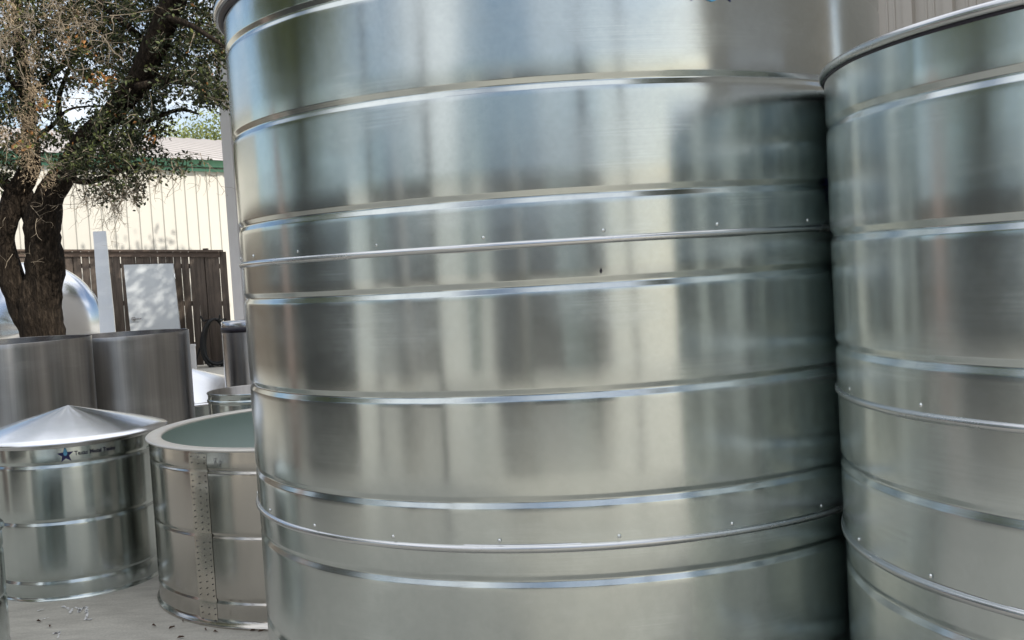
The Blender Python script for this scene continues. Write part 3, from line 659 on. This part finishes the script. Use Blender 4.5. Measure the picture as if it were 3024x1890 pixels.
# ------------------------------------------------------------------ other trees
def simple_tree(name, c, H, crown, label, leaf, nl, size, group=None, seed=0, trunk_r=.2):
    o = empty(name, c, label, 'tree', group); r = random.Random(seed)
    mb = MB(); 
    limb_mesh(mb, [(0, 0, -.05), (.1, 0, H*.25), (0, .1, H*.45), (.15, 0, H*.7)], [trunk_r*1.3, trunk_r, trunk_r*.8, trunk_r*.4], 10, seed)
    for (x, y, z, R_, n_) in crown:
        limb_mesh(mb, [(0, 0, H*.35), (x*.4, y*.4, z*.6), (x*.8, y*.8, z)], [trunk_r*.5, trunk_r*.35, trunk_r*.1], 7, seed+x)
    mb.build('trunk', M['bark'], o, True)
    V = []; Fc = []; MI = []
    for (x, y, z, R_, n_) in crown:
        for k in range(n_):
            while True:
                q = Vector((r.uniform(-1, 1), r.uniform(-1, 1), r.uniform(-1, 1)))
                if q.length < 1: break
            p = Vector((x, y, z))+Vector((q.x*R_, q.y*R_, q.z*R_*.7))*(1+.25*noise.noise(q*2+Vector((x, y, z))))
            for j in range(nl):
                leaf_quads(V, Fc, MI, p+Vector((r.gauss(0, size*1.4), r.gauss(0, size*1.4), r.gauss(0, size*1.2))), size*r.uniform(.7, 1.3), size*r.uniform(.25, .4), r, r.choice([0, 0, 1]))
    mesh('crown', V, Fc, leaf, o, False, MI); return o
# pale trees beyond the cream building
c = at(575, 400, 44); simple_tree('distant_tree', (c.x, c.y, 0), 8.2, [(-1.3, 0, 7.2, 1.5, 130), (.6, 0, 7.6, 1.3, 120), (2.2, 0, 7.4, 1.3, 120), (0, 0, 6.2, 2.4, 200), (1.6, 0, 8.4, .7, 30)], 'pale green tree top showing above the cream building roof', [M['leaf5'], M['leaf3']], 9, .13, seed=3)
# unseen trees; those at right and behind the shed added to cast shade
sl1 = [M['leaf2'], M['leaf3']]
simple_tree('shade_tree', (9.2, -4.2, 0), 9.5, [(-3.1, 2.4, 7.6, 1.8, 520), (-3.1, .6, 7.6, 1.7, 480), (-4.1, 1.4, 8.0, 1.6, 400), (-1.8, 2.6, 8.2, 1.7, 420), (-2.0, .9, 8.6, 1.6, 360), (-3.6, -1.0, 7.8, 1.3, 260), (-4.8, 3.0, 8.4, 1.4, 280)],
    'large unseen oak added right of the work yard to shade the ground', sl1, 9, .15, seed=8, trunk_r=.3)
simple_tree('shade_tree', (-8.0, 3.7, 0), 8, [(0, 0, 4.4, 2.0, 420), (1.0, 1.2, 3.9, 1.4, 260), (-1.6, .6, 4.0, 1.6, 240), (.6, -1.6, 4.3, 1.5, 220), (-.6, 2.4, 4.2, 1.6, 240), (0, .5, 6.0, 1.8, 240)],
    'green oak left of the yard, mirrored in the left flank of the tallest tank', sl1, 8, .14, seed=10, trunk_r=.2)
simple_tree('shade_tree', (.6, 17.5, 0), 9, [(-.9, -.6, 6.8, 1.7, 240), (-2.0, .3, 7.4, 1.5, 170), (.6, .4, 7.2, 1.9, 240), (-.4, 1.0, 8.2, 1.7, 200), (2.2, -.4, 7.6, 1.6, 160), (-2.4, 1.4, 6.6, 1.3, 90)],
    'unseen oak added behind the ribbed shed to dapple the fence', sl1, 8, .14, seed=12, trunk_r=.24)
# unseen wing on the right, its height raised to shade the tanks
wd = Vector((.64, .77, 0)).normalized(); wn = Vector((wd.y, -wd.x, 0)); P0 = Vector((4.91, -.91, 0))
wg = empty('shade_wing', P0, 'unseen ribbed shed wing on the right, made tall to keep the tanks in shade', 'shed')
vs, fs = ribs(Vector((0, 0, 0)), wd, 8.8, 0, 10.4, depth=.03, major=.07, nrm=-wn, minor=False); mesh('wall', vs, fs, M['shed'], wg)
Rw = Matrix.Rotation(math.atan2(wd.y, wd.x), 3, 'Z')
m_ = MB(); m_.box(wd*4.4+wn*2.6+Vector((0, 0, 5.2)), (8.8, 5.1, 10.38), R=Rw); m_.build('side_walls', M['shed'], wg)
m_ = MB(); m_.box(wd*4.4+wn*2.6+Vector((0, 0, 10.5)), (9.2, 5.6, .12), R=Rw); m_.build('roof', M['roofm'], wg)
m_ = MB(); m_.box(wd*2.2-wn*.05+Vector((0, 0, 1.6)), (2.6, .08, 3.2), R=Rw); m_.build('roll_door', M['shedtrim'], wg)
# two fence runs added behind the viewpoint to darken the tank reflections
def mirror_fence(x0, x1, Y, lab):
    o = empty('board_fence', (x0, Y, 0), lab, 'fence'); a = MB(); x = 0; random.seed(int(abs(x0)*10))
    while x < x1-x0:
        wd = random.uniform(.128, .142); a.box((x+wd/2, 0, 1.2), (wd, .018, 2.38)); x += wd+random.choice([.004, .010, .014])
    a.build('boards', M['wood'], o)
    a = MB(); a.box(((x1-x0)/2, 0, 2.41), (x1-x0+.1, .16, .04)); a.build('cap', M['woodcap'], o)
    for z in (.5, 1.95):
        a = MB(); a.box(((x1-x0)/2, .03, z), (x1-x0, .04, .09)); a.build('rail', M['wood'], o)
mirror_fence(-5.6, 2.6, -8.6, 'brown board fence added straight behind the viewpoint to darken the tank reflections')
mirror_fence(-19, -8.2, -5.5, 'brown board fence added at the left rear to darken the tank reflections')
# unseen workshop added far behind for the tank reflections
wk = empty('workshop', (-4, -30, 0), 'low tan workshop added far behind the viewpoint for the tank reflections', 'building', None, 0)
M['tan'] = plain('tan_wall', (.36, .31, .25), .6, var=.05, scale=1)
m_ = MB(); m_.box((0, 0, 1.9), (18, 6, 3.8)); m_.build('walls', M['tan'], wk)
m_ = MB(); m_.add([(-9.4, -3.4, 3.8), (9.4, -3.4, 3.8), (9.4, 3.4, 3.8), (-9.4, 3.4, 3.8), (-9.4, 0, 4.8), (9.4, 0, 4.8)], [(0, 1, 5, 4), (2, 3, 4, 5), (0, 4, 3), (1, 2, 5), (3, 2, 1, 0)]); m_.build('roof', M['roofm'], wk)
for x in (-6, -1, 4):
    m_ = MB(); m_.box((x, 3.02, 1.5), (2.6, .06, 3.0)); m_.build('bay_door', M['stain_t'] if x != -1 else M['nearblack'], wk)
def stored(x, y, R, H, mt, lab):  # unseen tanks added to make streaks in the tank reflections
    o = empty('streak_tank', (x, y, 0), lab, 'tank', None)
    lathe('shell', shell(H, 0, R, [(H*k/5, groove(H*k/5, R)) for k in (1, 2, 3, 4)], .15)+[], M[mt], o, n=90)
    lathe('cone_lid', [(.001, H+R*.3), (R+.03, H+.01), (R+.03, H-.01), (R, H-.01)], M[mt], o, n=90)
def crate(az, d, w_, h, m, lab, dep=.6, cat='cabinet'):  # unseen boxes added as upright bands for the big tanks to mirror
    a_ = rad(az); x, y = -.1+d*sin(a_), 3.05-d*cos(a_)
    o = empty('streak_cabinet', (x, y, 0), lab, cat, None, a_)
    a = MB(); a.box((0, 0, h/2+.05), (w_, dep, h-.1)); a.build('body', m, o)
    a = MB(); a.box((0, dep/2+.012, h/2), (w_*.46, .02, h*.86)); a.build('door', m, o)
    a = MB(); a.box((0, 0, .03), (w_*.9, dep*.9, .06)); a.build('plinth', M['nearblack'], o)
M['dkgrey'] = plain('dark_grey_paint', (.05, .052, .055), .5); M['rust'] = plain('rust_red_paint', (.22, .16, .145), .6); M['charcoal'] = plain('charcoal_paint', (.02, .022, .024), .5)
M['teal'] = plain('grey_green_paint', (.12, .15, .14), .5)
stored(.35, -5.2, .85, 2.1, 'galv_c', 'galvanised tank added straight behind the viewpoint for a grey reflection')
crate(-91, 6, 2.7, 2.2, M['charcoal'], 'wide charcoal cabinet added at the left for a dark tank reflection')
crate(-111, 6.2, .35, 2.6, M['rust'], 'slim rust red locker added at the left for a pinkish reflected streak')
def stored_at(az, d, R, H, mt, lab): stored(-.1+d*sin(rad(az)), 3.05-d*cos(rad(az)), R, H, mt, lab)
stored_at(-57, 7.0, .5, 2.4, 'stain_t', 'dark steel tank added at the left rear for a reflected streak')
stored_at(-31, 9.5, .35, 2.6, 'galv_c', 'slim galvanised tank added in the rear fence gap for a reflected streak')
stored_at(-18, 6, .62, 2.3, 'stain_t', 'tall dull steel tank added behind the viewpoint for a dark reflected streak')

# unseen posts added behind the viewpoint to break up the tank reflections
for az, d, r_, h_, mt, lab in ((-68, 6.2, .09, 4.2, 'dkgrey', 'tall dark grey post added at the left to streak the reflections'), (-12, 4.6, .05, 2.4, 'galv_c', 'thin galvanised post added behind the viewpoint to streak the reflections'), (9, 7.2, .14, 3.6, 'charcoal', 'thick charcoal post added behind the viewpoint to streak the reflections'),
                            (24, 5.4, .06, 4.0, 'dkgrey', 'dark grey post added in the sun behind the viewpoint to streak the reflections'), (-44, 4.4, .07, 3.4, 'charcoal', 'charcoal post added left behind the viewpoint to streak the reflections')):
    o = empty('streak_post', (-.1+d*sin(rad(az)), 3.05-d*cos(rad(az)), 0), lab, 'post')
    a = MB(); a.tube([(0, 0, 0), (0, 0, h_)], r_, 16); a.build('shaft', M[mt], o)
    a = MB(); a.box((0, 0, .012), (r_*5, r_*5, .02)); a.build('base_plate', M['dkgrey'], o)
